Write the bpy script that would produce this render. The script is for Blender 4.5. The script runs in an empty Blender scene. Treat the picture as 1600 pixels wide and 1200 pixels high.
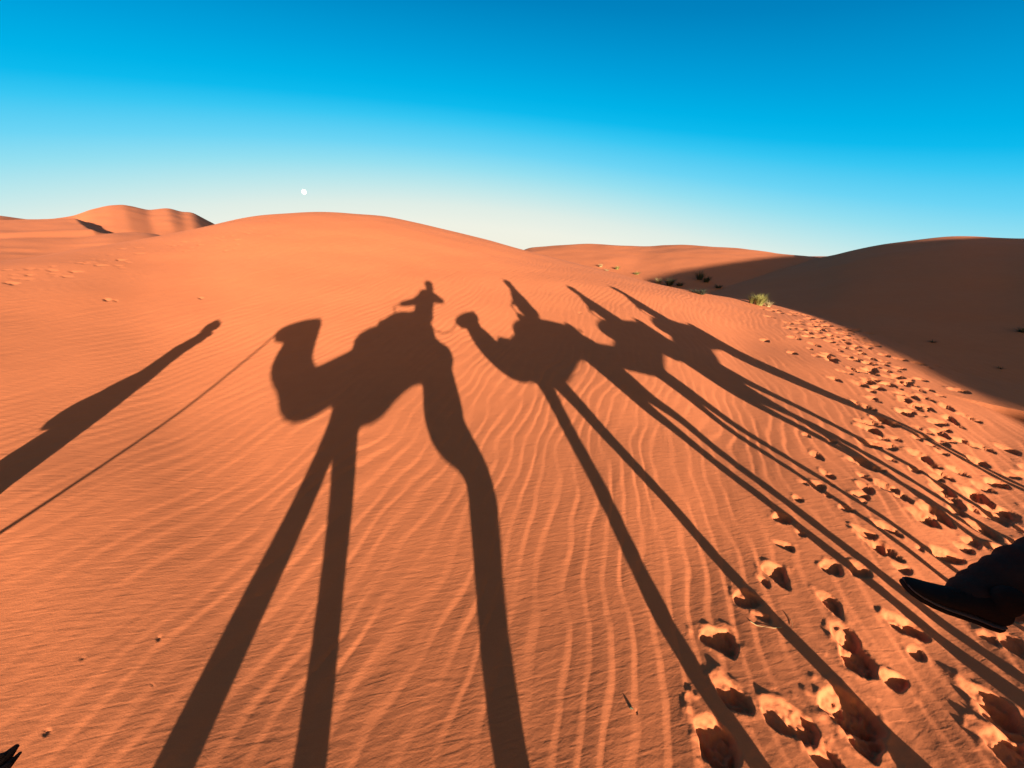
import bpy, bmesh, math, random
import numpy as np
from mathutils import Vector, Matrix

# ------------------------------------------------------------------ camera, sky, sun, exposure
scene = bpy.context.scene
CAM_H = 2.75                       # the phone is held up by a rider, 2.75 m above the sand under it
FPX, CXP, CYP, HORIZON = 620.0, 800.0, 600.0, 400.0      # focal length in 1/1600 of the picture width
PITCH = math.atan((CYP - HORIZON) / FPX)
SUN_EL = math.radians(6.2519)
SUN_AZ = (-0.26398689, 0.96452627)  # horizontal direction in which the shadows fall

cam_data = bpy.data.cameras.new('camera')
cam_data.sensor_width = 36.0
cam_data.lens = 36.0 * FPX / 1600.0
cam_data.clip_start = 0.01
cam_data.clip_end = 9000.0
cam = bpy.data.objects.new('camera', cam_data)
cam.location = (0, 0, CAM_H)
cam.rotation_euler = (math.pi / 2 - PITCH, 0, 0)
scene.collection.objects.link(cam)
scene.camera = cam

world = bpy.data.worlds.new('World')
scene.world = world
world.use_nodes = True
wn, wl = world.node_tree.nodes, world.node_tree.links
wn.clear()
w_out = wn.new('ShaderNodeOutputWorld')
w_bg = wn.new('ShaderNodeBackground')
w_sky = wn.new('ShaderNodeTexSky')
w_sky.sky_type = 'NISHITA'
w_sky.sun_disc = False
w_sky.sun_elevation = SUN_EL
w_sky.sun_rotation = math.atan2(-SUN_AZ[0], -SUN_AZ[1])
w_sky.altitude = 700.0
w_sky.air_density = 1.0
w_sky.dust_density = 2.0
w_sky.ozone_density = 1.0
# clear evening air: palest low down opposite the sun, deepest blue overhead and at right angles to the sun
def srgb(*c): return [((v / 255 + .055) / 1.055) ** 2.4 if v > 10 else v / 255 / 12.92 for v in c]
SKY = [(0, (246, 240, 222)), (2, (243, 241, 225)), (4.2, (240, 242, 229)), (6.6, (224, 238, 231)), (9, (190, 232, 236)), (11.3, (150, 224, 241)), (13.6, (108, 213, 245)),
       (16.5, (55, 199, 243)), (18.2, (14, 187, 238)), (20, (0, 178, 232)), (23.2, (0, 161, 220)), (26.3, (0, 146, 206)), (29.2, (0, 131, 192)), (45, (0, 82, 138)), (90, (0, 52, 98))]
w_tc = wn.new('ShaderNodeTexCoord')
w_sep = wn.new('ShaderNodeSeparateXYZ'); wl.new(w_tc.outputs['Generated'], w_sep.inputs[0])
def wmath(op, a, b=None):
    m = wn.new('ShaderNodeMath'); m.operation = op
    for i, v in enumerate((a, b)):
        if v is None: continue
        if isinstance(v, (int, float)): m.inputs[i].default_value = v
        else: wl.new(v, m.inputs[i])
    return m.outputs[0]
w_el = wmath('MULTIPLY', wmath('ARCSINE', w_sep.outputs[2]), 180 / math.pi)
w_dot = wmath('ADD', wmath('MULTIPLY', w_sep.outputs[0], SUN_AZ[0]), wmath('MULTIPLY', w_sep.outputs[1], SUN_AZ[1]))
w_e2 = wmath('ADD', w_el, wmath('MULTIPLY', wmath('SUBTRACT', 1.0, wmath('MULTIPLY', w_dot, w_dot)), 11.8))
w_ramp = wn.new('ShaderNodeValToRGB'); cr = w_ramp.color_ramp
wl.new(wmath('DIVIDE', w_e2, 102.0), w_ramp.inputs[0])
while len(cr.elements) < len(SKY): cr.elements.new(.5)
for e, (p_, c_) in zip(cr.elements, SKY):
    e.position = p_ / 102.0; e.color = (*srgb(*c_), 1)
w_sc = wn.new('ShaderNodeVectorMath'); w_sc.operation = 'SCALE'; w_sc.inputs['Scale'].default_value = 5.4
wl.new(w_ramp.outputs['Color'], w_sc.inputs[0])
w_mix = wn.new('ShaderNodeMix'); w_mix.data_type = 'RGBA'; 
w_mr = wn.new('ShaderNodeMapRange'); w_mr.interpolation_type = 'SMOOTHSTEP'      # the glow of the sun's half of the sky is the Sky Texture's own
w_mr.inputs['From Min'].default_value = -.5; w_mr.inputs['From Max'].default_value = .3; w_mr.inputs['To Max'].default_value = 1.0
wl.new(w_dot, w_mr.inputs['Value']); wl.new(w_mr.outputs[0], w_mix.inputs[0])
w_bg.inputs['Strength'].default_value = 0.053
wl.new(w_sky.outputs['Color'], w_mix.inputs[6]); wl.new(w_sc.outputs[0], w_mix.inputs[7])
wl.new(w_mix.outputs[2], w_bg.inputs['Color'])
wl.new(w_bg.outputs['Background'], w_out.inputs['Surface'])

sun_data = bpy.data.lights.new('sun', 'SUN')
sun_data.energy = 5.0
sun_data.angle = math.radians(0.53)
sun_data.color = (1.0, 0.96, 0.89)
sun = bpy.data.objects.new('sun', sun_data)
_d = Vector((SUN_AZ[0] * math.cos(SUN_EL), SUN_AZ[1] * math.cos(SUN_EL), -math.sin(SUN_EL)))
sun.rotation_euler = _d.to_track_quat('-Z', 'Y').to_euler()
sun.location = (30, -100, 30)
scene.collection.objects.link(sun)

scene.view_settings.view_transform = 'Standard'
scene.view_settings.look = 'None'
scene.view_settings.exposure = 1.8
scene.view_settings.gamma = 1.0
scene.view_settings.use_curve_mapping = False
# BEGIN_TERRAIN
# ------------------------------------------------------------------ geometry of the place
H = CAM_H
cP, sP = math.cos(PITCH), math.sin(PITCH)
AX = np.array(SUN_AZ); LX = np.array([SUN_AZ[1], -SUN_AZ[0]])
tE = math.tan(SUN_EL)

def ray(px, py):
    px = np.asarray(px, float); py = np.asarray(py, float)
    r = px - CXP; d = py - CYP
    return np.stack([r, FPX * cP - d * sP, -d * cP - FPX * sP], -1)

def to_sun(p):
    p = np.asarray(p, float)
    u = p[..., 0] * LX[0] + p[..., 1] * LX[1]; s = p[..., 0] * AX[0] + p[..., 1] * AX[1]
    return np.stack([u, s, p[..., 2] + s * tE], -1)

def W(u, s, v):
    """walking-line coordinates (u along the caravan, s away from the sun, v height on the sun ray) to world"""
    return Vector((u * LX[0] + s * AX[0], u * LX[1] + s * AX[1], v - s * tE))

def S3(x):
    x = np.clip(x, 0, 1); return x * x * (3 - 2 * x)

_rs = np.random.RandomState(11)
_perm = _rs.permutation(256); _perm = np.concatenate([_perm, _perm, _perm])
_ga = _rs.rand(256) * 2 * math.pi; _gx, _gy = np.cos(_ga), np.sin(_ga)
def noise(x, y, seed=0):
    x = np.asarray(x, float) + seed * 17.37; y = np.asarray(y, float) - seed * 9.71
    xi = np.floor(x).astype(np.int64); yi = np.floor(y).astype(np.int64)
    fx, fy = x - xi, y - yi
    xi &= 255; yi &= 255
    def g(ix, iy, dx, dy):
        h = _perm[_perm[ix & 255] + (iy & 255)]
        return _gx[h] * dx + _gy[h] * dy
    a = g(xi, yi, fx, fy); b = g(xi + 1, yi, fx - 1, fy); c = g(xi, yi + 1, fx, fy - 1); d = g(xi + 1, yi + 1, fx - 1, fy - 1)
    wx = fx * fx * fx * (fx * (fx * 6 - 15) + 10); wy = fy * fy * fy * (fy * (fy * 6 - 15) + 10)
    return ((a + (b - a) * wx) * (1 - wy) + (c + (d - c) * wx) * wy) * 1.5

def sky_table(pts, az_ext, z_ext, r_ext, sig):
    """crest line given as bearings with their distance -> smooth tables of crest height and distance over azimuth"""
    az, rc, zc = [], [], []
    for px, py, r in pts:
        d = ray(px, py); az.append(math.atan2(d[0], d[1])); rc.append(r); zc.append(H + d[2] * r / math.hypot(d[0], d[1]))
    az += list(az_ext); zc += list(z_ext); rc += list(r_ext)
    o = np.argsort(az); az = np.array(az)[o]; zc = np.array(zc)[o]; rc = np.array(rc)[o]
    A = np.linspace(-math.pi, math.pi, 2881)
    Z = np.interp(A, az, zc); R = np.interp(A, az, rc)
    k = np.arange(-60, 61) * (A[1] - A[0]); k = np.exp(-0.5 * (k / sig) ** 2); k /= k.sum()
    return A, np.convolve(np.pad(Z, 60, 'edge'), k, 'valid'), np.convolve(np.pad(R, 60, 'edge'), k, 'valid')

DUNE = sky_table([(-120, 420, 19), (0, 411, 20), (100, 394, 22), (200, 379, 25), (300, 359, 28), (400, 339, 30), (500, 333, 31), (600, 340, 31),
                  (700, 361, 30), (815, 390, 27), (900, 412, 24), (1000, 438, 21), (1100, 460, 21), (1185, 474, 23)],
                 [-math.pi, -2.0, -1.4, .75, .95, 1.2, 2.0, math.pi], [0, .5, 1.9, -.05, -.42, -.5, -.35, 0], [26, 24, 18, 18, 11, 11, 13, 26], math.radians(1.7))
R1 = sky_table([(780, 393, 74), (820, 388, 74), (860, 384, 74), (900, 382, 74), (950, 382, 74), (1000, 385, 74), (1050, 384, 73), (1090, 384, 72),
                (1140, 388, 70), (1190, 394, 68), (1220, 398, 66), (1285, 402, 62), (1330, 405, 60)],
               [-math.pi, -.2, 1.0, math.pi], [0, 0, .5, 0], [74, 74, 60, 74], math.radians(.8))
R2 = sky_table([(1230, 411, 60), (1285, 401, 59), (1320, 394, 57), (1370, 384, 58), (1420, 377, 59), (1450, 373, 60), (1490, 370, 60), (1540, 370, 60), (1600, 374, 58)],
               [-math.pi, .2, .38, .47, 1.05, 1.3, 1.65, math.pi], [-2, -1.2, -.9, .5, 4.0, 3.0, -1.5, -2], [50, 60, 60, 60, 52, 46, 40, 50], math.radians(.7))
LB = sky_table([(-60, 338, 250), (0, 341, 250), (25, 344, 250), (45, 347, 250), (82, 346, 250), (115, 341, 250), (140, 332, 250), (170, 326, 250), (195, 324.5, 250),
                (215, 328, 250), (232, 332, 250), (262, 329, 250), (268, 330, 250), (284, 335, 250), (299, 335, 250), (305, 337, 250), (322, 346, 250), (338, 354, 250), (380, 372, 250)],
               [-math.pi, -1.1, -.45, .2, math.pi], [0, 15, 8, 0, 0], [250] * 5, math.radians(.22))
LF = sky_table([(-60, 374, 110), (0, 374, 110), (60, 373, 110), (120, 371, 110), (170, 365, 112), (235, 365, 115), (260, 372, 115), (330, 385, 115)],
               [-math.pi, -1.1, -.4, math.pi], [0, 4, 1, 0], [110] * 4, math.radians(.6))

def look(T, az):
    return np.interp(az, T[0], T[1]), np.interp(az, T[0], T[2])

CAST_U = [-60, 0, 6, 9, 11, 12.24, 13.2, 14.0, 14.9, 16.0, 17.85, 18.8, 20.4, 22, 23.7, 27, 32.5, 37.5, 43, 46, 49, 53, 65, 120]
CAST_V = [-5, -2.6, -1.6, -.72, -.08, .38, .74, .96, 1.22, 1.50, 1.80, 1.92, 2.28, 3.3, 4.5, 5.08, 5.85, 6.4, 6.9, 6.9, 6.8, 6.7, 7.0, 7.0]

def smooth_land(x, y):
    r = np.hypot(x, y); az = np.arctan2(x, y)
    zc, rc = look(DUNE, az)
    q = r / rc
    rt = S3((az - .1) / .3)
    drop = S3((q - 1) / (1.1 - .55 * rt))
    z = np.where(q < 1, zc * S3(q), zc * (1 - drop) - (.2 + .7 * rt) * drop)
    z = z - .06 * S3(r / 3.5) * (1 - S3((r - 6) / 7)) * S3((az + 2.0) / .6) * (1 - S3((az - 1.4) / .6))
    # lit dune across the hollow, and the taller dune to the right of it
    zc, rc = look(R1, az)
    q = (r - 30) / (rc - 30)
    z1 = np.where(q < 1, -.3 + (zc + .3) * S3(q) ** 1.05, zc * (1 - S3((r - rc) / 60)))
    m1 = S3((az + .15) / .2)
    zc, rc = look(R2, az)
    q = (r - 13) / (rc - 13)
    z2 = np.where(q < 1, -.45 + (zc + .45) * (.35 * np.clip(q, 0, 1) + .65 * S3(q)), zc * (1 - S3((r - rc) / 45)))
    m2 = S3((az - .15) / .25)
    far = np.maximum(z1 * m1 - (1 - m1) * 3, z2 * m2 - (1 - m2) * 3)
    far = np.where(r > 13.05, far, -9)
    k = .12 + .10 * np.clip(r - 31, 0, 15)
    h = np.clip(.5 + .5 * (far - z) / k, 0, 1)
    z = z * (1 - h) + far * h + k * h * (1 - h)
    # dunes far to the left
    zc, rc = look(LF, az); q = (r - 38) / (rc - 38)
    f = np.where(q < 1, zc * S3(q), zc * (1 - S3((r - rc) / 35)))
    z = np.maximum(z, np.where(r > 38, f, -9) * 1.0)
    zc, rc = look(LB, az); q = (r - 50) / (rc - 50)
    f = np.where(q < 1, zc * S3(q), zc * (1 - S3((r - rc) / 260)))
    z = np.maximum(z, np.where(r > 50, f, -9))
    # ridge with a slip face on its right, running towards the viewer
    ra = np.array([75., 88, 100, 118, 135, 150, 190]); rpx = np.array([171., 163, 150, 133, 122, 117, 112]); rpy = np.array([363., 362.5, 360.5, 355, 347, 341, 345])
    d = ray(rpx, rpy); raz = np.arctan2(d[:, 0], d[:, 1]); rz = H + d[:, 2] * ra / np.hypot(d[:, 0], d[:, 1])
    caz = np.interp(r, ra, raz); cz = np.interp(r, ra, rz)
    off = (az - caz) * r
    f = np.where(off > 0, cz - .42 * off, cz + .085 * np.clip(off, -120, 0))
    f = np.where((r > 75) & (r < 190), f - cz * 1.3 * (1 - S3((r - 75) / 32)), -9)
    z = np.maximum(z, f)
    # broad dune behind the caravan, on the sun's side
    u = x * LX[0] + y * LX[1]; s = x * AX[0] + y * AX[1]
    vc = np.interp(u, CAST_U, CAST_V)
    crest = vc + 34 * tE - .06
    w = np.where(s > -34, 14.0, 30.0)
    z = z + np.clip(crest, 0, 99) * np.exp(-((s + 34) / w) ** 2)
    # far rolling sand
    z = z + (.10 * noise(x * .22, y * .22, 15) + .22 * noise(x * .075, y * .075, 16)) * S3((r - 38) / 30) * (1 - S3((r - 200) / 100))
    z = z + S3((r - 60) / 200) * 1.6 * noise(x * .012, y * .012, 5) * (1 - S3((r - 90) / 60) * .5)
    z = z + .02 * noise(x * .5, y * .5, 6) * S3(r / 4) + .05 * noise(x * .16, y * .16, 7) * S3((r - 5) / 10)
    return z

RIP_AZ = math.radians(18.0)
def ripples(x, y):
    r = np.hypot(x, y)
    dx, dy = math.sin(RIP_AZ), math.cos(RIP_AZ); nx, ny = dy, -dx
    al = x * dx + y * dy; q = x * nx + y * ny
    q = q + .35 * noise(x * .17, y * .17, 1) * 2 + .075 * noise(q * 1.3, al * .75, 2) * 2 + .045 * noise(q * 3.1, al * 1.7, 4) + .012 * noise(q * 8, al * 4.5, 8)
    lam = .195
    ph = q / lam
    t = ph - np.floor(ph)
    # t grows towards the sun's side: long gentle back first, then the short steep face that catches the light
    a = .70
    tri = np.minimum(t / a, (1 - t) / (1 - a))
    prof = np.where(t < a, 1 - (1 - tri) ** 1.55, .5 * tri + .5 * (.5 - .5 * np.cos(math.pi * tri)))
    patch = np.clip(.62 + .5 * noise(x * .35, y * .35, 9) + .3 * noise(x * 1.1, y * 1.1, 10) + .35 * noise(q * 4.0, al * 1.5, 17), .1, 1.15)
    u = x * LX[0] + y * LX[1]
    left = 1 - .2 * S3((-u - .5) / 3.0)
    amp = .0086 * patch * left * (1 - S3((r - 20) / 19))
    return amp * (prof - .45)
# END_TERRAIN

# ------------------------------------------------------------------ helpers for objects and materials
COL = scene.collection
def link(o, parent=None):
    COL.objects.link(o)
    if parent is not None: o.parent = parent
    return o
def tag(o, label=None, cat=None, group=None, kind=None):
    if label: o['label'] = label
    if cat: o['category'] = cat
    if group: o['group'] = group
    if kind: o['kind'] = kind
    return o
def empty(name, loc):
    o = bpy.data.objects.new(name, None); o.empty_display_size = .3; o.location = loc
    return link(o)

def material(name, col, rough=.8, var=.15, scale=8.0, bump=0.0, bscale=60.0, sheen=0.0, spec=.3):
    m = bpy.data.materials.new(name); m.use_nodes = True
    n, l = m.node_tree.nodes, m.node_tree.links
    p = n['Principled BSDF']; p.inputs['Roughness'].default_value = rough
    p.inputs['Specular IOR Level'].default_value = spec
    tc = n.new('ShaderNodeTexCoord'); t = n.new('ShaderNodeTexNoise'); t.inputs['Scale'].default_value = scale; t.inputs['Detail'].default_value = 5
    mx = n.new('ShaderNodeMix'); mx.data_type = 'RGBA'
    mx.inputs[6].default_value = (*[c * (1 - var) for c in col], 1); mx.inputs[7].default_value = (*[min(1, c * (1 + var)) for c in col], 1)
    l.new(tc.outputs['Object'], t.inputs['Vector']); l.new(t.outputs['Fac'], mx.inputs[0]); l.new(mx.outputs[2], p.inputs['Base Color'])
    if bump:
        t2 = n.new('ShaderNodeTexNoise'); t2.inputs['Scale'].default_value = bscale; t2.inputs['Detail'].default_value = 4
        b = n.new('ShaderNodeBump'); b.inputs['Strength'].default_value = bump; b.inputs['Distance'].default_value = .01
        l.new(tc.outputs['Object'], t2.inputs['Vector']); l.new(t2.outputs['Fac'], b.inputs['Height']); l.new(b.outputs['Normal'], p.inputs['Normal'])
    if sheen: p.inputs['Sheen Weight'].default_value = sheen
    return m

# ------------------------------------------------------------------ sand material
def sand_material():
    m = bpy.data.materials.new('orange_sand'); m.use_nodes = True
    n, l = m.node_tree.nodes, m.node_tree.links
    p = n['Principled BSDF']; p.inputs['Roughness'].default_value = .95; p.inputs['Specular IOR Level'].default_value = .12
    tc = n.new('ShaderNodeTexCoord')
    def tex(scale, detail, rough=.5):
        t = n.new('ShaderNodeTexNoise'); t.inputs['Scale'].default_value = scale; t.inputs['Detail'].default_value = detail; t.inputs['Roughness'].default_value = rough
        l.new(tc.outputs['Object'], t.inputs['Vector']); return t
    def mix(f, a, b):
        x = n.new('ShaderNodeMix'); x.data_type = 'RGBA'; x.inputs[6].default_value = (*a, 1); x.inputs[7].default_value = (*b, 1)
        l.new(f, x.inputs[0]); return x
    big = tex(.35, 4); fine = tex(230.0, 2, .7); mid = tex(3.5, 5)
    c1 = mix(big.outputs['Fac'], SAND_A, SAND_B)
    c2 = mix(mid.outputs['Fac'], (.93, .92, .92), (1.06, 1.06, 1.05))
    c3 = mix(fine.outputs['Fac'], (.80, .78, .76), (1.2, 1.22, 1.25))
    def mul(a, b):
        x = n.new('ShaderNodeMix'); x.data_type = 'RGBA'; x.blend_type = 'MULTIPLY'; x.inputs[0].default_value = 1
        l.new(a.outputs[2], x.inputs[6]); l.new(b.outputs[2], x.inputs[7]); return x
    c = mul(mul(c1, c2), c3); l.new(c.outputs[2], p.inputs['Base Color'])
    # fine relief: grains, small wind wrinkles lying across the ripples, and ripples where the mesh is too coarse to carry them
    def stretched(az, along, across, detail, dist):
        m1 = n.new('ShaderNodeMapping'); m1.inputs['Rotation'].default_value = (0, 0, az - math.pi / 2)
        m2 = n.new('ShaderNodeMapping'); m2.inputs['Scale'].default_value = (along, across, 1)
        l.new(tc.outputs['Object'], m1.inputs['Vector']); l.new(m1.outputs['Vector'], m2.inputs['Vector'])
        t = n.new('ShaderNodeTexNoise'); t.inputs['Scale'].default_value = 1.0; t.inputs['Detail'].default_value = detail; t.inputs['Distortion'].default_value = dist
        l.new(m2.outputs['Vector'], t.inputs['Vector']); return t
    prev = None
    for t, st, di in ((stretched(RIP_AZ, .8, 5.0, 2, .3), .30, .022), (stretched(math.radians(76), 5.5, 25.0, 1.5, .5), .55, .0045), (stretched(math.radians(60), 14, 48, 2, .4), .35, .002), (tex(75.0, 3, .7), .30, .0035)):
        b_ = n.new('ShaderNodeBump'); b_.inputs['Strength'].default_value = st; b_.inputs['Distance'].default_value = di
        l.new(t.outputs['Fac'], b_.inputs['Height'])
        if prev: l.new(prev.outputs['Normal'], b_.inputs['Normal'])
        prev = b_
    l.new(prev.outputs['Normal'], p.inputs['Normal'])
    return m
SAND_A, SAND_B = (.51, .136, .045), (.57, .158, .055)
M_SAND = sand_material()

# ------------------------------------------------------------------ the ground sheet (finest near the caravan)
az_f = np.radians(np.arange(-66, 66.01, .125)); az_b = np.radians(np.arange(67, 294, 1.5))
AZ = np.concatenate([az_f, az_b])
RR = [.12]
while RR[-1] < 5200:
    r = RR[-1]
    RR.append(r + (.05 if r < .9 else .005 * r if r < 30 else .008 * r if r < 85 else .022 * r))
RR = np.array(RR)
gx = RR[:, None] * np.sin(AZ)[None]; gy = RR[:, None] * np.cos(AZ)[None]
GZ = smooth_land(gx, gy)
near = int(np.searchsorted(RR, 40))
nf = len(az_f)
GZ[:near, :nf] += ripples(gx[:near, :nf], gy[:near, :nf])
GZ[-1] = GZ[-2] = 0

def ground_at(px, py):
    d = ray(px, py); d = d / math.hypot(d[0], d[1]); rs = np.arange(.4, 60, .03)
    z = H + d[2] * rs; g = smooth_land(d[0] * rs, d[1] * rs); i = int(np.argmax(z < g))
    return d[0] * rs[i], d[1] * rs[i]

# hoof prints: pits pushed into the sand, steep on the sun's side, a ramp on the other
def press(cx, cy, ra, rb, rot, depth, seed, ramp=1.2, rim=.11):
    r0 = math.hypot(cx, cy); a0 = math.atan2(cx, cy); R = max(ra, rb) * 2.0
    i0, i1 = np.searchsorted(RR, [r0 - R, r0 + R]); da = R / max(r0, .3)
    j0, j1 = np.searchsorted(az_f, [a0 - da, a0 + da])
    if i1 <= i0 or j1 <= j0: return
    x = gx[i0:i1, j0:j1] - cx; y = gy[i0:i1, j0:j1] - cy
    s = x * AX[0] + y * AX[1]; u = x * LX[0] + y * LX[1]
    c, sn = math.cos(rot), math.sin(rot)
    p = (s * c + u * sn) / ra; q = (-s * sn + u * c) / rb
    ang = np.arctan2(q, p)
    rho = np.hypot(p, q) * (1 + .16 * np.sin(ang * 2 + seed) + .10 * np.sin(ang * 3 + seed * 2.3) + .18 * noise(x * 9, y * 9, seed % 50) + .06 * noise(x * 24, y * 24, seed % 40))
    pit = np.clip((1.0 - rho) / .22, 0, 1); pit = S3(pit)
    sh = s / ra
    back = np.clip((1.05 - sh) / ramp, 0, 1)
    lump = 1 + .25 * noise(x * 14, y * 14, (seed + 9) % 50) + .3 * noise(x * 30, y * 30, (seed + 7) % 50)
    dz = -depth * pit * back * lump
    ring = np.exp(-((rho - 1.18) / .2) ** 2) * (.15 + 1.5 * np.clip(noise(x * 11, y * 11, (seed + 3) % 50) + .15, 0, 1)) * (1.0 + .5 * sh)
    dz = dz + depth * rim * np.clip(ring, 0, 2)
    GZ[i0:i1, j0:j1] += dz

rnd = random.Random(5)
PRINTS = [(1125, 1003, .17), (1165, 937, .14), (1212, 897, .15), (1142, 1088, .14), (1118, 1158, .19), (1232, 1125, .17), (1325, 1112, .2), (1345, 1150, .18), (1318, 995, .15),
          (1338, 1030, .19), (1297, 943, .14), (1413, 978, .17), (1396, 1068, .11), (1300, 888, .13), (1345, 893, .12), (1362, 848, .15), (1385, 862, .15), (1350, 832, .12), (1226, 853, .10),
          (1222, 811, .13), (1247, 780, .09), (1277, 760, .14), (1275, 712, .12), (1292, 742, .11), (1345, 775, .11), (1322, 795, .10), (1375, 735, .10), (1410, 778, .14), (1442, 808, .19), (1396, 830, .10),
          (1535, 828, .18), (1505, 858, .12), (1410, 890, .10), (1590, 1012, .17), (1550, 1100, .18), (1580, 1135, .2), (1595, 1185, .2), (1570, 960, .12), (1545, 1000, .1), (1495, 800, .12), (1520, 770, .12), (1470, 770, .11),
          (1348, 745, .1), (1365, 690, .1), (1430, 735, .12), (1300, 690, .09), (1260, 680, .09), (1285, 1180, .16), (1430, 920, .08)]
k = 0
for px, py, sz in PRINTS:
    x, y = ground_at(px, py); k += 1
    sz *= .76; press(x, y, sz * rnd.uniform(.95, 1.15), sz * rnd.uniform(.75, 1.0), rnd.uniform(-.5, .5), sz * rnd.uniform(.36, .46), k, rnd.uniform(1.0, 1.5))
    if rnd.random() < .2:
        press(x + rnd.uniform(-.2, .2), y + rnd.uniform(-.25, .25), sz * .5, sz * .45, rnd.uniform(-1, 1), sz * .2, k + 90, 1.2, .1)
    for q in range(3):                                          # kicked-up clods
        cr_ = rnd.uniform(.015, .035); an = rnd.uniform(0, 6.28); dd = sz * rnd.uniform(1.1, 1.9)
        press(x + math.cos(an) * dd, y + math.sin(an) * dd, cr_, cr_ * rnd.uniform(.7, 1.2), an, -cr_ * .45, k + q + 30, 9.0, 0)
# the beaten track to the right, trodden by earlier caravans
TRACK = [(1650, 985, .9), (1600, 880, .9), (1540, 790, 1.0), (1480, 715, 1.1), (1420, 640, 1.2), (1370, 590, 1.3), (1330, 550, 1.4), (1300, 520, 1.5), (1270, 500, 1.4), (1240, 488, 1.0)]
tp = [(*ground_at(a, b), w) for a, b, w in TRACK]
for i in range(len(tp) - 1):
    (x0, y0, w0), (x1, y1, w1) = tp[i], tp[i + 1]
    L_ = math.hypot(x1 - x0, y1 - y0); n = int(L_ * (w0 + w1) * 6.5) + 2
    for j in range(n):
        t = rnd.random(); w = w0 + (w1 - w0) * t
        ox = rnd.gauss(0, .55) * w; tx, ty = (x1 - x0) / L_, (y1 - y0) / L_
        x = x0 + (x1 - x0) * t + ty * ox; y = y0 + (y1 - y0) * t - tx * ox
        k += 1; sz = rnd.uniform(.07, .17)
        press(x, y, sz * rnd.uniform(.9, 1.3), sz * rnd.uniform(.7, 1.0), rnd.uniform(-.7, .7), sz * rnd.uniform(.3, .5), k % 211, rnd.uniform(1.0, 1.6))
# scattered old marks on the left shoulder and the slope of the big dune
OLD = [(20, 425), (60, 420), (110, 412), (165, 400), (220, 390), (280, 376), (330, 364), (370, 352), (400, 350), (345, 372), (300, 372)]
for px, py in OLD:
    for j in range(11):
        try: x, y = ground_at(px + rnd.uniform(-34, 34), py + rnd.uniform(-4, 20))
        except Exception: continue
        sz = rnd.uniform(.05, .13); k += 1
        press(x, y, sz, sz * rnd.uniform(.7, 1.2), rnd.uniform(-1, 1), sz * rnd.uniform(.08, .2), k % 211, 1.6, .2)
for px, py, sz in [(168, 468, .09), (315, 466, .07), (180, 470, .06), (906, 489, .07), (250, 1000, .018), (994, 1114, .014), (77, 1147, .02), (130, 1030, .015), (240, 1073, .012)]:
    x, y = ground_at(px, py); k += 1; press(x, y, sz, sz * .7, .3, sz * .35, k % 211, 1.3, .2)

nr, na = GZ.shape
verts = np.stack([gx, gy, GZ], -1).reshape(-1, 3)
i = np.arange(nr - 1)[:, None]; j = np.arange(na)[None]; j2 = (j + 1) % na
faces = np.stack([i * na + j, i * na + j2, (i + 1) * na + j2, (i + 1) * na + j], -1).reshape(-1, 4)[:, ::-1]
cap = np.array([[0, 0, float(GZ[0].mean())]]); verts = np.concatenate([verts, cap]); ci = len(verts) - 1
tri = np.stack([np.full(na, ci), np.arange(1, na + 1) % na, np.arange(na)], -1)
me = bpy.data.meshes.new('sand_ground')
me.vertices.add(len(verts)); me.vertices.foreach_set('co', verts.astype(np.float32).ravel())
loops = np.concatenate([faces.ravel(), tri.ravel()]).astype(np.int32)
me.loops.add(len(loops)); me.loops.foreach_set('vertex_index', loops)
st = np.concatenate([np.arange(len(faces)) * 4, len(faces) * 4 + np.arange(len(tri)) * 3]).astype(np.int32)
me.polygons.add(len(st)); me.polygons.foreach_set('loop_start', st)
me.polygons.foreach_set('use_smooth', np.ones(len(st), bool))
me.update(); me.validate()
me.materials.append(M_SAND)
ground = link(bpy.data.objects.new('sand_ground', me)); tag(ground, kind='structure')

# ------------------------------------------------------------------ mesh building blocks for bodies
SV = Vector((AX[0], AX[1], 0)); LV = Vector((LX[0], LX[1], 0)); UPV = Vector((0, 0, 1))
def gz(u, s):
    p = W(u, s, 0); return float(smooth_land(np.array([p.x]), np.array([p.y]))[0])
def gv(u, s): return gz(u, s) + s * tE

def tube(P, R, seg=12, side=None, caps=3):
    """round bar through the points P with radii R (scalar, or (across, other)), rounded ends"""
    P = [Vector(p) for p in P]; R = [r if isinstance(r, tuple) else (r, r) for r in R]
    t0 = (P[0] - P[1]).normalized(); t1 = (P[-1] - P[-2]).normalized()
    rings = []
    n = len(P)
    for i in range(n):
        a = P[max(i - 1, 0)]; b = P[min(i + 1, n - 1)]
        rings.append((P[i], (b - a).normalized(), R[i]))
    def capr(c, d, r, tdir, order):
        out = []
        for k in range(1, caps + 1):
            an = k / (caps + .3) * math.pi / 2
            out.append((c + d * (min(r) * math.sin(an)), tdir, (r[0] * math.cos(an), r[1] * math.cos(an))))
        return out[::-1] if order else out
    rings = capr(P[0], t0, R[0], -t0, True) + rings + capr(P[-1], t1, R[-1], t1, False)
    V, F = [], []
    sd = side or SV
    for c, t, r in rings:
        a = sd - t * sd.dot(t)
        if a.length < .05: a = UPV.cross(t) if abs(t.z) < .9 else LV.cross(t)
        a.normalize(); b = t.cross(a)
        for k in range(seg):
            an = 2 * math.pi * k / seg
            V.append(c + a * (r[0] * math.cos(an)) + b * (r[1] * math.sin(an)))
    m = len(rings)
    for i in range(m - 1):
        for k in range(seg):
            k2 = (k + 1) % seg
            F.append((i * seg + k, i * seg + k2, (i + 1) * seg + k2, (i + 1) * seg + k))
    F.append(tuple(range(seg))[::-1]); F.append(tuple((m - 1) * seg + k for k in range(seg)))
    return V, F

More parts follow.
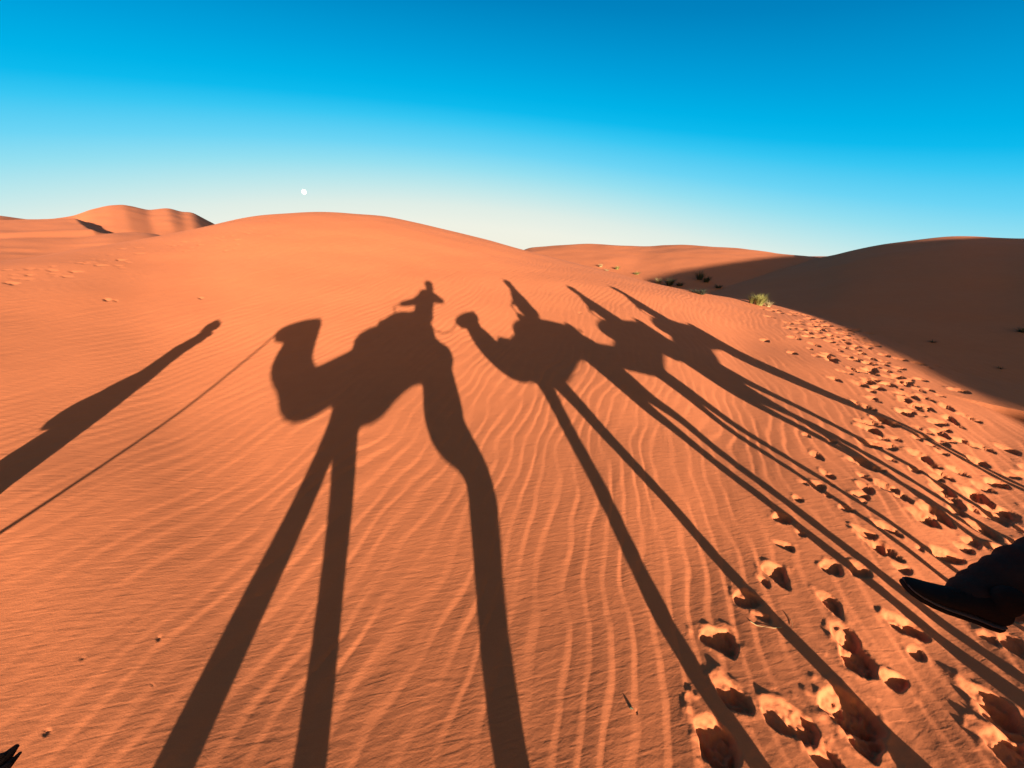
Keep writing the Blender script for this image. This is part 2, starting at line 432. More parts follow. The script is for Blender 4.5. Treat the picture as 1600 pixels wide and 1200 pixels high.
def chain(P, R, n=5):
    """Catmull-Rom through joints, so that limbs and necks bend without corners"""
    P = [Vector(p) for p in P]; R = [Vector((r[0], r[1])) if isinstance(r, tuple) else Vector((r, r)) for r in R]
    A, B = [], []
    for i in range(len(P) - 1):
        for q in range(n):
            t = q / n
            for src, dst in ((P, A), (R, B)):
                a, b, c, d = src[max(i - 1, 0)], src[i], src[i + 1], src[min(i + 2, len(src) - 1)]
                dst.append(.5 * ((2 * b) + (c - a) * t + (2 * a - 5 * b + 4 * c - d) * t * t + (3 * b - a - 3 * c + d) * t ** 3))
    A.append(P[-1]); B.append(R[-1])
    return A, [(r[0], r[1]) for r in B]

def ball(c, ru, rs, rz, seg=14, rows=9):
    V, F = [], []
    for i in range(1, rows):
        th = math.pi * i / rows
        for k in range(seg):
            an = 2 * math.pi * k / seg
            V.append(Vector(c) + LV * (ru * math.sin(th) * math.cos(an)) + SV * (rs * math.sin(th) * math.sin(an)) + UPV * (rz * math.cos(th)))
    for i in range(rows - 2):
        for k in range(seg):
            k2 = (k + 1) % seg; F.append((i * seg + k, (i + 1) * seg + k, (i + 1) * seg + k2, i * seg + k2))
    F.append(tuple(range(seg))); F.append(tuple((rows - 2) * seg + k for k in range(seg))[::-1])
    return V, F

def raw_mesh(name, parts, org):
    V, F = [], []
    for v, f in parts:
        o = len(V); V += [tuple(Vector(p) - org) for p in v]; F += [tuple(i + o for i in q) for q in f]
    me = bpy.data.meshes.new(name); me.from_pydata(V, [], F); me.validate(); me.update()
    bm = bmesh.new(); bm.from_mesh(me); bmesh.ops.recalc_face_normals(bm, faces=bm.faces); bm.to_mesh(me); bm.free()
    me.polygons.foreach_set('use_smooth', [True] * len(me.polygons))
    return me

def body(name, parts, parent, mat, voxel=.022, smooth=6):
    """one continuous surface grown round overlapping forms"""
    org = parent.location
    me = raw_mesh(name, parts, org)
    o = bpy.data.objects.new(name + '_tmp', me); COL.objects.link(o)
    r = o.modifiers.new('r', 'REMESH'); r.mode = 'VOXEL'; r.voxel_size = voxel; r.use_smooth_shade = True
    if smooth:
        q = o.modifiers.new('s', 'SMOOTH'); q.iterations = smooth; q.factor = .5
    dg = bpy.context.evaluated_depsgraph_get(); dg.update()
    m2 = bpy.data.meshes.new_from_object(o.evaluated_get(dg)); m2.name = name
    bpy.data.objects.remove(o); bpy.data.meshes.remove(me)
    m2.materials.clear(); m2.materials.append(mat)
    return link(bpy.data.objects.new(name, m2), parent)

def piece(name, parts, parent, mat, root=None):
    org = (root or parent).location
    me = raw_mesh(name, parts, org); me.materials.append(mat)
    return link(bpy.data.objects.new(name, me), parent)

M_FUR = material('camel_fur', (.28, .16, .075), .95, .3, 5, .8, 45, sheen=.2)
M_EYE = material('dark_eye', (.01, .008, .006), .15, .1)
M_BLANKET = material('striped_saddle_blanket', (.06, .025, .02), .95, .5, 14, .6, 90)
M_STEEL = material('worn_steel', (.12, .11, .10), .4, .2, 20)
M_ROPE = material('twisted_rope', (.22, .15, .07), .9, .3, 60, .6, 120)
M_SKIN = material('skin', (.32, .17, .10), .6, .08, 6)
M_BLUE = material('indigo_cloth', (.025, .04, .12), .95, .2, 12, .4, 80)
M_DARK = material('black_cloth', (.040, .020, .016), .95, .25, 16, .5, 70, spec=.05)
M_GREY = material('grey_jacket', (.07, .07, .075), .9, .2, 12, .4, 60)
M_RED = material('red_scarf', (.20, .03, .025), .95, .2, 12, .4, 60)
M_WHITE = material('pale_robe', (.42, .38, .30), .95, .1, 8, .4, 60)
M_BLACK = material('black_shoe', (.018, .010, .008), .85, .2, 30, .3, 90, spec=.08)
M_SOLE = material('shoe_midsole', (.11, .07, .06), .7, .15, 30)

# ------------------------------------------------------------------ the camels
def wl_(pts, du=0, ds=0, dv=0): return [W(u + du, s + ds, v + dv) for u, s, v in pts]

def make_camel(label, s0, torso, hump, neck, neck_r, head, head_r, legs, saddle_front, saddle_back, seat_v, handle, du=0, dv=0, slim=1.0):
    root = empty('camel', W(torso[3][0] + du, s0, gv(torso[3][0] + du, s0)))
    tag(root, label, 'camel', 'camels of the caravan')
    T = lambda u, s, v: W(u + du, s0 + s, v + dv)
    parts = [tube(*chain([T(u, 0, v) for u, v, rv, rs in torso], [(rs, rv) for u, v, rv, rs in torso], 3), 18)]
    parts.append(ball(T(*hump[0]), *hump[1]))
    parts.append(tube(*chain([T(u, 0, v) for u, v in neck], [(r * .62, r) for r in neck_r]), 16))
    parts.append(tube(*chain([T(u, 0, v) for u, v in head], [(r * .72, r) for r in head_r], 4), 16))
    hb, hn = head[0], head[-1]
    for sg in (-1, 1):                                        # ears, brow ridge
        parts.append(tube([T(hb[0], .07 * sg, hb[1] + .09), T(hb[0] + .05, .11 * sg, hb[1] + .17)], [.035, .015], 8))
        parts.append(ball(T(hb[0] - .22, .085 * sg, hb[1] + .07), .06, .04, .04, 8, 6))
    parts.append(tube([T(hn[0] + .28, 0, hn[1] - .10), T(hn[0] + .04, 0, hn[1] - .085)], [.07, .05], 10))   # lower jaw
    for side, joints in legs:                                 # joints: (u, v, r) from hip to fetlock; the pad stands on the sand
        J = [T(u, side * (.6 + .4 * i / len(joints)), v) for i, (u, v, r) in enumerate(joints)]
        R = [r * (1 - (1 - slim) * min(1, max(0, (1.25 - v) / .3))) for u, v, r in joints]
        fu = joints[-1][0] + du; fs = s0 + side
        g = gz(fu, fs); foot = W(fu - .03, fs, 0); foot.z = g
        J.append(Vector((J[-1].x, J[-1].y, g + .11))); R.append(R[-1] * .95)
        parts.append(tube(*chain(J, R, 4), 14))
        parts.append(ball(foot + UPV * .045, .135, .105, .06, 12, 7))
    tb = torso[-1]
    parts.append(tube([T(tb[0] + .02, 0, tb[1] + .16), T(tb[0] + .08, 0, tb[1] - .05), T(tb[0] + .03, 0, tb[1] - .38), T(tb[0] + .02, 0, tb[1] - .5)], [.05, .035, .03, .05], 8))
    b = body('body', parts, root, M_FUR, .026, 4)
    for sg in (-1, 1):
        piece('eye', [ball(T(hb[0] - .22, .112 * sg, hb[1] + .045), .026, .02, .026, 10, 7)], root, M_EYE)
    # saddle: rolled cushions over a thick blanket with a steel T-handle
    f, r_ = saddle_front, saddle_back
    nseg = 9; V, F = [], []
    us = np.linspace(f[0], r_[0], 10)
    for i, u in enumerate(us):
        t = i / 9; top = f[1] + (seat_v - f[1]) * math.sin(math.pi * min(1, t * 1.0)) ** .7 * .55 + (r_[1] - f[1]) * t - .05
        for k in range(nseg):
            an = math.pi * (k / (nseg - 1)) * 1.0
            V.append(T(u, math.cos(an) * .44, top - .62 + .62 * math.sin(an) ** .8))
        for k in range(nseg):
            an = math.pi * (k / (nseg - 1))
            V.append(T(u, math.cos(an) * .40, top - .67 + .62 * math.sin(an) ** .8))
    m = nseg * 2
    for i in range(9):
        for k in range(nseg - 1):
            F.append((i * m + k, i * m + k + 1, (i + 1) * m + k + 1, (i + 1) * m + k))
            F.append((i * m + nseg + k, (i + 1) * m + nseg + k, (i + 1) * m + nseg + k + 1, i * m + nseg + k + 1))
        for k in (0, nseg - 1):
            F.append((i * m + k, (i + 1) * m + k, (i + 1) * m + nseg + k, i * m + nseg + k))
    for i in (0, 9):
        for k in range(nseg - 1): F.append((i * m + k, i * m + k + 1, i * m + nseg + k + 1, i * m + nseg + k))
    sad = piece('saddle', [(V, F)], root, M_BLANKET)
    piece('cushion', [tube([T(f[0] + .12, -.34, f[1] - .12), T(f[0] + .12, -.18, f[1] + .02), T(f[0] + .12, .18, f[1] + .02), T(f[0] + .12, .34, f[1] - .12)], [.10, .11, .11, .10], 12, LV)], sad, M_BLANKET, root)
    piece('cushion', [tube([T(r_[0] - .1, -.34, r_[1] - .1), T(r_[0] - .1, -.18, r_[1] + .0), T(r_[0] - .1, .18, r_[1] + .0), T(r_[0] - .1, .34, r_[1] - .1)], [.09, .1, .1, .09], 12, LV)], sad, M_BLANKET, root)
    hx, hv = handle
    piece('handle', [tube([T(hx + .02, 0, f[1] - .05), T(hx, 0, hv)], [.016, .016], 8), tube([T(hx, -.17, hv), T(hx, .17, hv)], [.018, .018], 8, LV)], sad, M_STEEL, root)
    # rope halter
    hal = []
    for q in (.3, .75):
        c = Vector(T(hb[0] + (hn[0] - hb[0]) * q, 0, hb[1] + (hn[1] - hb[1]) * q - .02)); rr = (head_r[1] * (1 - q) + head_r[-1] * q) + .025
        hal.append(tube([c + SV * (math.cos(a) * rr * .8) + UPV * (math.sin(a) * rr) for a in np.linspace(0, 2 * math.pi, 17)], [.011] * 17, 6, LV))
    for sg in (-1, 1): hal.append(tube([T(hb[0] + (hn[0] - hb[0]) * q, sg * ((head_r[1] * (1 - q) + head_r[-1] * q) + .02) * .8, hb[1] + (hn[1] - hb[1]) * q - .02) for q in (.28, .5, .77)], [.013] * 3, 6))
    body('halter', hal, root, M_ROPE, .008, 0)
    return root, T

TORSO = [(-1.45, 1.47, .18, .15), (-1.25, 1.53, .26, .25), (-.95, 1.51, .43, .33), (-.65, 1.52, .49, .38), (-.35, 1.61, .43, .40), (0, 1.69, .38, .39), (.3, 1.70, .37, .36), (.58, 1.68, .34, .31), (.74, 1.66, .22, .2)]
camel1, T1 = make_camel('lead camel, the one whose big central shadow shows a head held low and far left', -.3,
    TORSO, ((-.3, 0, 1.97), (.76, .26, .34)),
    [(-1.2, 1.52), (-1.62, 1.39), (-1.87, 1.56), (-2.06, 1.80), (-2.05, 2.06), (-2.01, 2.24)], [.28, .28, .26, .33, .29, .25],
    [(-1.89, 2.33), (-2.16, 2.30), (-2.45, 2.25), (-2.57, 2.19)], [.16, .16, .12, .085],
    [(.18, [(-1.0, 1.35, .15), (-1.06, 1.02, .12), (-1.22, .64, .11), (-1.37, .37, .11), (-1.48, .16, .10)]),
     (-.18, [(-.95, 1.3, .19), (-.89, .98, .16), (-.81, .64, .125), (-.76, .38, .10), (-.70, .16, .09)]),
     (.17, [(.55, 1.5, .28), (.50, 1.17, .29), (.47, .98, .27), (.65, .78, .17), (.73, .64, .15), (.55, .38, .105), (.40, .18, .085)]),
     (-.17, [(.57, 1.5, .28), (.56, 1.15, .27), (.55, .95, .24), (.69, .75, .17), (.74, .62, .14), (.54, .36, .10), (.37, .16, .08)])],
    (-.60, 2.27), (.68, 2.18), 2.98, (-.2, 2.70))

TORSO2 = [(-1.46, 1.46, .20, .15), (-1.25, 1.50, .30, .26), (-.95, 1.53, .39, .33), (-.65, 1.60, .40, .36), (-.35, 1.68, .37, .38), (0, 1.76, .34, .37), (.3, 1.77, .33, .34), (.55, 1.73, .31, .3), (.70, 1.68, .2, .2)]
TORSO3 = [(u, v + .13, rv - .12, rs) for u, v, rv, rs in TORSO2]
NECK2 = [(-1.2, 1.52), (-1.48, 1.50), (-1.68, 1.66), (-1.80, 1.9), (-1.86, 2.08), (-1.84, 2.2)]
HEAD2 = [(-1.72, 2.37), (-1.92, 2.34), (-2.12, 2.29), (-2.22, 2.25)]
def camel_follow(label, du, dv, s0, legs, torso=TORSO2, drop=0.0, bag=2.03):
    lift = .14 if drop else 0.0
    neck = [(u + drop * .4 * i / 5, v - drop * i / 5) for i, (u, v) in enumerate(NECK2)]
    if drop: neck[0] = (-1.2, 1.68); neck[1] = (-1.46, 1.74); neck[2] = (-1.66, 1.84)
    return make_camel(label, s0, torso, ((-.27, 0, 1.96 + lift), (.66, .26, .32)), neck, [.28 - lift * .4, .27 - lift * .4, .26 - lift * .3, .25, .20, .17],
        [(u + drop * .4, v - drop) for u, v in HEAD2], [.135, .14, .12, .09], legs,
        (-.53, 2.28), (.80, bag), 2.5, (-.45, 2.60), du=du, dv=dv, slim=.72 if drop else .88)
FRONT_REACH = [(-1.05, 1.33, .16), (-1.18, 1.0, .12), (-1.36, .66, .095), (-1.58, .38, .075), (-1.78, .17, .078)]
FRONT_UNDER = [(-.85, 1.3, .18), (-.79, .98, .14), (-.79, .62, .10), (-.79, .36, .078), (-.84, .16, .075)]
HIND_UNDER = [(.42, 1.5, .27), (.38, 1.15, .21), (.36, .9, .15), (.41, .7, .11), (.42, .42, .085), (.41, .16, .078)]
HIND_BACK = [(.52, 1.5, .27), (.56, 1.15, .22), (.64, .92, .14), (.73, .72, .11), (.68, .42, .085), (.63, .16, .078)]
HIND_MID = [(.46, 1.5, .27), (.44, 1.15, .22), (.48, .92, .15), (.58, .72, .11), (.54, .42, .085), (.50, .16, .078)]
FRONT_MID = [(-.98, 1.3, .18), (-1.0, .98, .13), (-1.04, .62, .095), (-1.08, .36, .075), (-1.13, .16, .075)]
LEG3A = [(u + .10, v + .08, r * .9) for u, v, r in FRONT_UNDER]
LEG3B = [(u + .12, v + .08, r * .85) for u, v, r in FRONT_MID]
camel2, T2 = camel_follow('second camel, its shadow raising a snout just behind the first rider', 3.55, 0, .05,
    [(-.17, FRONT_REACH), (.17, FRONT_UNDER), (.16, HIND_UNDER), (-.16, HIND_BACK)])
camel3, T3 = camel_follow('third camel, its shadow head hidden against the rump of the second', 5.86, -.25, -.1,
    [(-.17, LEG3A), (.17, LEG3B), (.16, HIND_BACK), (-.16, HIND_UNDER)], TORSO3, .22, 2.30)
camel4, T4 = camel_follow('last camel of the string, its thin leg shadows crossing the trodden track', 7.78, -.27, -.2,
    [(-.17, FRONT_REACH), (.17, FRONT_UNDER), (.16, HIND_MID), (-.16, HIND_BACK)], TORSO3, .22, 2.1)
# dark fringe of the lead camel's saddle blanket, sticking out beside the rider
def on_ray(px, py, h):
    d = ray(px, py); k_ = h / -d[2]; return Vector((d[0] * k_, d[1] * k_, H - h))
sad1 = [c for c in camel1.children if c.name.startswith('saddle')][0]
fr = []
for (a, b, c, r) in [((-75, 1290), (-20, 1215), (24, 1168), .0065), ((-70, 1300), (-5, 1215), (31, 1177), .0035), ((-90, 1290), (-40, 1205), (4, 1180), .006), ((-80, 1305), (-15, 1225), (12, 1196), .006), ((-95, 1290), (-50, 1200), (-4, 1179), .004)]:
    piece('tassel', [tube([on_ray(*a, .30), on_ray(*b, .285), on_ray(*c, .275)], [r * 1.3, r, r * .25], 6)], sad1, M_DARK, camel1)
piece('strap', [tube([T1(-.35, .36, 2.2), on_ray(-85, 1296, .302)], [.03, .018], 8)], sad1, M_BLANKET, camel1)

# ------------------------------------------------------------------ people
def hand(wrist, fwd, palm_n, curl=.5, sgn=1):
    """palm, four bent fingers of different length and a thumb leaving the side of the palm"""
    f = fwd.normalized(); n = (palm_n - f * palm_n.dot(f)).normalized(); a = f.cross(n) * sgn
    P = [tube([wrist, wrist + f * .045, wrist + f * .085], [(.022, .03), (.018, .04), (.015, .04)], 10, n)]
    for i, ln in enumerate((.068, .078, .072, .056)):
        b = wrist + f * .082 + a * (.028 - .0185 * i)
        d1 = (f - n * curl * .35).normalized(); d2 = (f - n * curl * 1.1).normalized(); d3 = (f - n * curl * 2.4).normalized()
        p1 = b + d1 * ln * .45; p2 = p1 + d2 * ln * .33; p3 = p2 + d3 * ln * .25
        P.append(tube([b - f * .012, p1, p2, p3], [.0095, .009, .0085, .007], 7))
    b = wrist + f * .03 + a * .03
    P.append(tube([b - a * .01, b + (f * .6 + a * .8 - n * .3).normalized() * .035, b + (f * .9 + a * .45 - n * curl * .8).normalized() * .07], [.013, .011, .008], 7))
    return P

def head_parts(c, face, up=UPV):
    f = face.normalized(); sd = f.cross(up).normalized()
    P = [tube([c - up * .02 - f * .01, c + up * .045 - f * .012], [.088, .082], 14, sd), tube([c - up * .075 + f * .028, c - up * .02 + f * .02], [.056, .075], 12, sd)]
    P.append(tube([c + f * .085 + up * .012, c + f * .112 - up * .022], [.011, .016], 8))                       # nose
    P.append(tube([c + f * .083 - up * .058 - sd * .02, c + f * .083 - up * .058 + sd * .02], [.010, .010], 7))  # mouth
    for sg in (-1, 1):
        P.append(tube([c + sd * .088 * sg + up * .012, c + sd * .092 * sg - up * .03], [.016, .012], 7))          # ears
    return P

def make_person(label, base, J, cloth, wrap, face, pants=M_DARK, group=None, hand_pose=.6, robe=None, seg_h=.03, scale=1.0):
    root = empty('person', base); tag(root, label, 'person', group)
    k_ = scale
    sk = head_parts(J['head'], face)
    sk.append(tube([J['torso'][0], J['torso'][1], J['torso'][2], J['neck'], J['head'] - UPV * .06], [.08, .08, .08, .06, .055], 10))
    sk.append(tube([J['l_shoulder'], J['neck'] - UPV * .1, J['r_shoulder']], [.03, .05, .03], 8, LV))
    for sd_ in ('l', 'r'):
        e, w_ = J[sd_ + '_elbow'], J[sd_ + '_wrist']; fw = (w_ - e).normalized()
        sk.append(tube([J[sd_ + '_shoulder'], e, w_ - fw * .10, w_], [.03, .03, .030, .026], 8)); sk += hand(w_, fw, UPV if abs(fw.z) < .8 else SV, hand_pose, 1 if sd_ == 'l' else -1)
    body('body', sk, root, M_SKIN, .0075, 2)
    for sg in (-1, 1):
        sdv = face.normalized().cross(UPV).normalized()
        piece('eye', [ball(J['head'] + face.normalized() * .082 + sdv * .032 * sg + UPV * .004, .011, .011, .008, 8, 6)], root, M_EYE)
    tor = J['torso']; R = J['torso_r']
    jk = [tube(tor, R, 16)]
    ls, rs_ = J['l_shoulder'], J['r_shoulder']
    jk.append(tube([ls, rs_], [.085 * k_, .085 * k_], 10, LV))
    jk.append(tube([J['neck'] - UPV * .09, J['neck'] - UPV * .02], [.11, .085], 10))
    for sd_, sh in (('l', ls), ('r', rs_)):
        e, w_ = J[sd_ + '_elbow'], J[sd_ + '_wrist']
        jk.append(tube([sh, sh.lerp(e, .5), e, e.lerp(w_, .5), w_ - (w_ - e).normalized() * .03], [.085 * k_, .078 * k_, .070 * k_, .060 * k_, .048 * k_], 10))
    if robe: jk.append(tube(robe[0], robe[1], 18))
    body('robe' if robe else 'jacket', jk, root, cloth, .018, 3)
    tr = []
    for sd_ in ('l', 'r'):
        h_, kn, an = J[sd_ + '_hip'], J[sd_ + '_knee'], J[sd_ + '_ankle']
        tr.append(tube([h_, h_.lerp(kn, .5), kn, kn.lerp(an, .45), kn.lerp(an, .93)], [.115 * k_, .10 * k_, .078 * k_, .07 * k_, .062 * k_], 12))
    tr.append(tube([J['l_hip'], J['r_hip']], [.13 * k_, .13 * k_], 12, LV))
    body('trousers', tr, root, pants, .018, 3)
    for sd_ in ('l', 'r'):
        if sd_ + '_toe' in J:
            an, to = J[sd_ + '_ankle'], J[sd_ + '_toe']; hl = an - UPV * .06 - (to - an).normalized() * .05
            body('shoe', [tube([an + UPV * .03, an - UPV * .03], [.055, .055], 10), tube([hl, hl.lerp(to, .5), to], [.042, .045, .034], 10)], root, M_BLACK, .012, 3)
    if wrap:
        c = J['head']; f = face.normalized(); sdv = f.cross(UPV).normalized()
        tw = [tube([c + UPV * .075, c + UPV * .115], [.108, .08], 14), tube([c - UPV * .15, c - UPV * .09], [.105, .10], 12)]
        for q, (dz, rr, tl) in enumerate([(.045, .108, .02), (.075, .11, -.025), (.10, .095, .02), (.02, .104, -.01), (-.085, .108, .02)]):
            ring = [c + UPV * (dz + tl * math.sin(a)) + f * (rr * math.cos(a) - .012) + sdv * (rr * math.sin(a)) for a in np.linspace(0, 2 * math.pi, 19)]
            tw.append(tube(ring, [.030] * 19, 8))
        if wrap[1]: tw.append(tube([c - f * .07 + UPV * .02, c - f * .11 - UPV * .12, c - f * .10 - UPV * .28], [(.05, .02), (.06, .02), (.05, .015)], 10))
        body('headscarf', tw, root, wrap[0], .012, 2)
    return root

FWD = -LV
# the photographer on the lead camel: right arm stretched out with the phone, left elbow out behind
s1 = -.3
ph = cam.location
J = dict(head=W(.85, s1 + .03, 3.285), neck=W(.79, s1, 3.10), torso=[W(.50, s1, 2.44), W(.56, s1, 2.62), W(.64, s1, 2.82), W(.72, s1, 2.97)], torso_r=[(.21, .25), (.20, .235), (.22, .24), (.19, .24)],
         l_shoulder=W(.84, s1 - .17, 3.0), r_shoulder=W(.60, s1 + .18, 2.96), l_elbow=W(1.09, s1 - .2, 2.79), l_wrist=W(.86, s1 + .02, 2.84),
         r_elbow=W(.34, s1 + .22, 2.80), r_wrist=W(-.02, -.085, 2.75), l_hip=W(.5, s1 - .13, 2.42), r_hip=W(.5, s1 + .13, 2.42),
         l_knee=W(.0, s1 - .28, 2.42), r_knee=W(.0, s1 + .26, 2.40), l_ankle=W(-.02, s1 - .38, 1.80), r_ankle=W(-.02, s1 + .38, 1.80), l_toe=W(-.2, s1 - .4, 1.75), r_toe=W(-.2, s1 + .4, 1.75))
photographer = make_person('photographer on the lead camel, shadow with one arm stretched out and an elbow behind', W(.5, s1, 2.38), J, M_GREY, (M_RED, False), FWD + SV * .3, group=None, scale=1.5)
# phone in the outstretched hand, just behind the lens
vd = Vector((0, cP, -sP)); vu = Vector((0, sP, cP)); vr = Vector((1, 0, 0))
def slab(c, ax, ay, az_):
    V = [c + ax * i + ay * j + az_ * k_ for k_ in (-1, 1) for j in (-1, 1) for i in (-1, 1)]
    return V, [(0, 2, 3, 1), (4, 5, 7, 6), (0, 1, 5, 4), (2, 6, 7, 3), (0, 4, 6, 2), (1, 3, 7, 5)]
phone = empty('phone', ph - vd * .03); tag(phone, 'black phone held at the end of the photographer\'s outstretched arm', 'phone')
pc = ph - vd * .03 + vr * .045 - vu * .015
piece('case', [slab(pc, vr * .074, vu * .036, vd * .004)], phone, M_BLACK)
piece('screen', [slab(pc - vd * .0055, vr * .070, vu * .033, vd * .001)], phone, material('phone_glass', (.02, .02, .025), .1, .05))
piece('lens_block', [slab(ph - vd * .0245, vr * .013, vu * .013, vd * .0012)], phone, M_STEEL)

def rider(label, T, s0, head_dv, wrap, cloth, jk):
    J = dict(head=T(.10, .0, 3.31 + head_dv), neck=T(.10, 0, 3.13 + head_dv), torso=[T(-.05, 0, 2.44), T(-.03, 0, 2.62), T(.03, 0, 2.84), T(.08, 0, 3.0 + head_dv)], torso_r=[(.22, .27), (.21, .25), (.21, .22), (.18, .15)],
             l_shoulder=T(.08, -.18, 3.0 + head_dv), r_shoulder=T(.08, .18, 3.0 + head_dv), l_elbow=T(-.14, -.22, 2.77), r_elbow=T(-.14, .22, 2.77), l_wrist=T(-.36, -.13, 2.65), r_wrist=T(-.36, .13, 2.65),
             l_hip=T(.02, -.13, 2.38), r_hip=T(.02, .13, 2.38), l_knee=T(-.42, -.33, 2.17), r_knee=T(-.42, .33, 2.17), l_ankle=T(-.5, -.42, 1.75), r_ankle=T(-.5, .42, 1.75), l_toe=T(-.7, -.44, 1.7), r_toe=T(-.7, .44, 1.7))
    J.update(jk)
    return make_person(label, T(.02, 0, 2.38), J, cloth, wrap, FWD, group='people in the caravan')

# right leg of the second rider comes into view at the right edge
toe_p, heel_p = on_ray(1404, 921, 1.15), on_ray(1552, 975, 1.225)
ank = on_ray(1530, 905, 1.09); kne = on_ray(1760, 850, .80)
leg_axis = [on_ray(1512, 932, 1.15), on_ray(1535, 917, 1.13), on_ray(1565, 904, 1.10), on_ray(1605, 891, 1.07), on_ray(1680, 868, 1.0)]
jk2 = dict(r_hip=T2(-.42, .22, 2.12), r_knee=T2(-.98, .42, 1.70), r_ankle=leg_axis[-1])
rider2 = rider('second rider, dark trouser leg and shoe hanging in at the right edge', T2, .05, .02, (M_BLUE, True), M_DARK, jk2)
for c in list(rider2.children):                                # the right shoe of this rider is modelled in detail below
    if c.name.startswith('shoe'): last = c
bpy.data.objects.remove(last)
rider3 = rider('third rider, upright pointed shadow in the middle of the string', T3, -.1, .0, (M_WHITE, True), M_BLUE, {})
rider4 = rider('last rider, farthest right of the pointed shadows on the slope', T4, -.2, -.02, (M_RED, True), M_GREY, {})

# the shoe in view
X = (toe_p - heel_p); LEN = X.length * 1.04; X.normalize()
UPs = (UPV - X * UPV.dot(X)).normalized()
UPs = (UPs + (Vector((0, 0, H)) - Vector((heel_p.x, heel_p.y, heel_p.z))).normalized() * .15); UPs = (UPs - X * UPs.dot(X)).normalized(); Ys = X.cross(UPs)
heel0 = heel_p - X * .01
def foot_pt(x, y, z): return heel0 + X * (x * LEN) + Ys * y + UPs * z
#        x     half-width  bottom  top of upper
PROF = [(.00, .026, .004, .070), (.05, .034, .000, .098), (.16, .037, .000, .105), (.30, .036, .002, .100), (.45, .039, .003, .083), (.60, .043, .004, .066), (.74, .044, .008, .055), (.86, .040, .013, .052), (.95, .031, .019, .050), (1.0, .017, .025, .046)]
def loft(lo, hi, grow, seg=20, flat=.65):
    V, F = [], []
    for x, w, b, t in PROF:
        z0, z1 = lo(x, b, t), hi(x, b, t); c = (z0 + z1) / 2; hh = (z1 - z0) / 2
        for k_ in range(seg):
            a = 2 * math.pi * k_ / seg; ca, sa = math.cos(a), math.sin(a)
            V.append(foot_pt(x, (w + grow) * math.copysign(abs(ca) ** flat, ca), c + hh * math.copysign(abs(sa) ** flat, sa)))
    n = len(PROF)
    for i in range(n - 1):
        for k_ in range(seg):
            k2 = (k_ + 1) % seg; F.append((i * seg + k_, i * seg + k2, (i + 1) * seg + k2, (i + 1) * seg + k_))
    F.append(tuple(range(seg))[::-1]); F.append(tuple((n - 1) * seg + k_ for k_ in range(seg)))
    return V, F
shoe = piece('shoe', [loft(lambda x, b, t: b + .012, lambda x, b, t: t, 0, flat=.9)], rider2, M_BLACK)
tag(shoe, label='black shoe seen side on with a thin paler midsole line')
piece('sole', [loft(lambda x, b, t: b - .004, lambda x, b, t: b + .013, .004, flat=.45)], shoe, M_BLACK, rider2)
piece('midsole', [loft(lambda x, b, t: b + .014, lambda x, b, t: b + .0205, .0035, flat=.5)], shoe, M_SOLE, rider2)
piece('collar', [tube([foot_pt(.13, 0, .085), foot_pt(.12, 0, .12)], [(.037, .05), (.04, .052)], 14, Ys)], shoe, M_BLACK, rider2)
lc = []
for q in range(4):
    x = .36 + .07 * q; z = np.interp(x, [p[0] for p in PROF], [p[3] for p in PROF])
    piece('lace', [tube([foot_pt(x, -.024, z - .010), foot_pt(x, 0, z + .003), foot_pt(x, .024, z - .010)], [.0028] * 3, 6)], shoe, M_BLACK, rider2)
# trouser cuff with folds
P, R = [], []
pts_ = leg_axis + [leg_axis[-1].lerp(jk2['r_knee'], .5)]; rad_ = [.060, .064, .072, .088, .098, .10]
for q in range(26):
    t = q / 25 * (len(pts_) - 1); i0 = min(int(t), len(pts_) - 2); f_ = t - i0
    P.append(pts_[i0].lerp(pts_[i0 + 1], f_)); r0 = rad_[i0] * (1 - f_) + rad_[i0 + 1] * f_
    R.append((r0 * (1 + .08 * math.sin(q * 1.9)), r0 * (1 + .08 * math.sin(q * 1.35 + 1))))
cuff_o = body('trouser_leg', [tube(P, R, 22)], rider2, M_DARK, .008, 3)

# the guide on foot
s_g, u_g = 3.3, -4.12
vg = gv(u_g, s_g)
G = lambda u, s, v: W(u, s_g + s, v)
J = dict(head=G(-3.96, 0, vg + 1.60), neck=G(-4.02, 0, vg + 1.45), torso=[G(-4.13, 0, vg + .9), G(-4.13, 0, vg + 1.1), G(-4.09, 0, vg + 1.3), G(-4.04, 0, vg + 1.40)], torso_r=[(.2, .14), (.19, .13), (.2, .13), (.16, .10)],
         l_shoulder=G(-4.06, -.19, vg + 1.38), r_shoulder=G(-4.06, .19, vg + 1.38), l_elbow=G(-4.12, -.27, vg + 1.08), l_wrist=G(-4.08, -.24, vg + .84),
         r_elbow=G(-4.17, .26, vg + 1.06), r_wrist=G(-4.36, .2, vg + .88), l_hip=G(-4.12, -.1, vg + .9), r_hip=G(-4.12, .1, vg + .9),
         l_knee=G(-4.06, -.1, vg + .5), r_knee=G(-4.16, .1, vg + .5), l_ankle=G(-3.98, -.1, vg + .1), r_ankle=G(-4.18, .1, vg + .08), l_toe=G(-4.18, -.1, vg + .04), r_toe=G(-4.38, .1, vg + .04))
guide = make_person('guide walking ahead in a long robe, slim shadow at far left holding the lead rope', W(u_g, s_g, vg), J, M_BLUE, (M_WHITE, False), FWD, M_WHITE, None,
                    robe=([G(-4.15, 0, vg + .16), G(-4.17, 0, vg + .55), G(-4.17, 0, vg + .95)], [(.24, .22), (.22, .18), (.2, .14)]))
satchel = piece('satchel', [ball(G(-4.35, .2, vg + .74), .125, .09, .13)], guide, M_DARK)

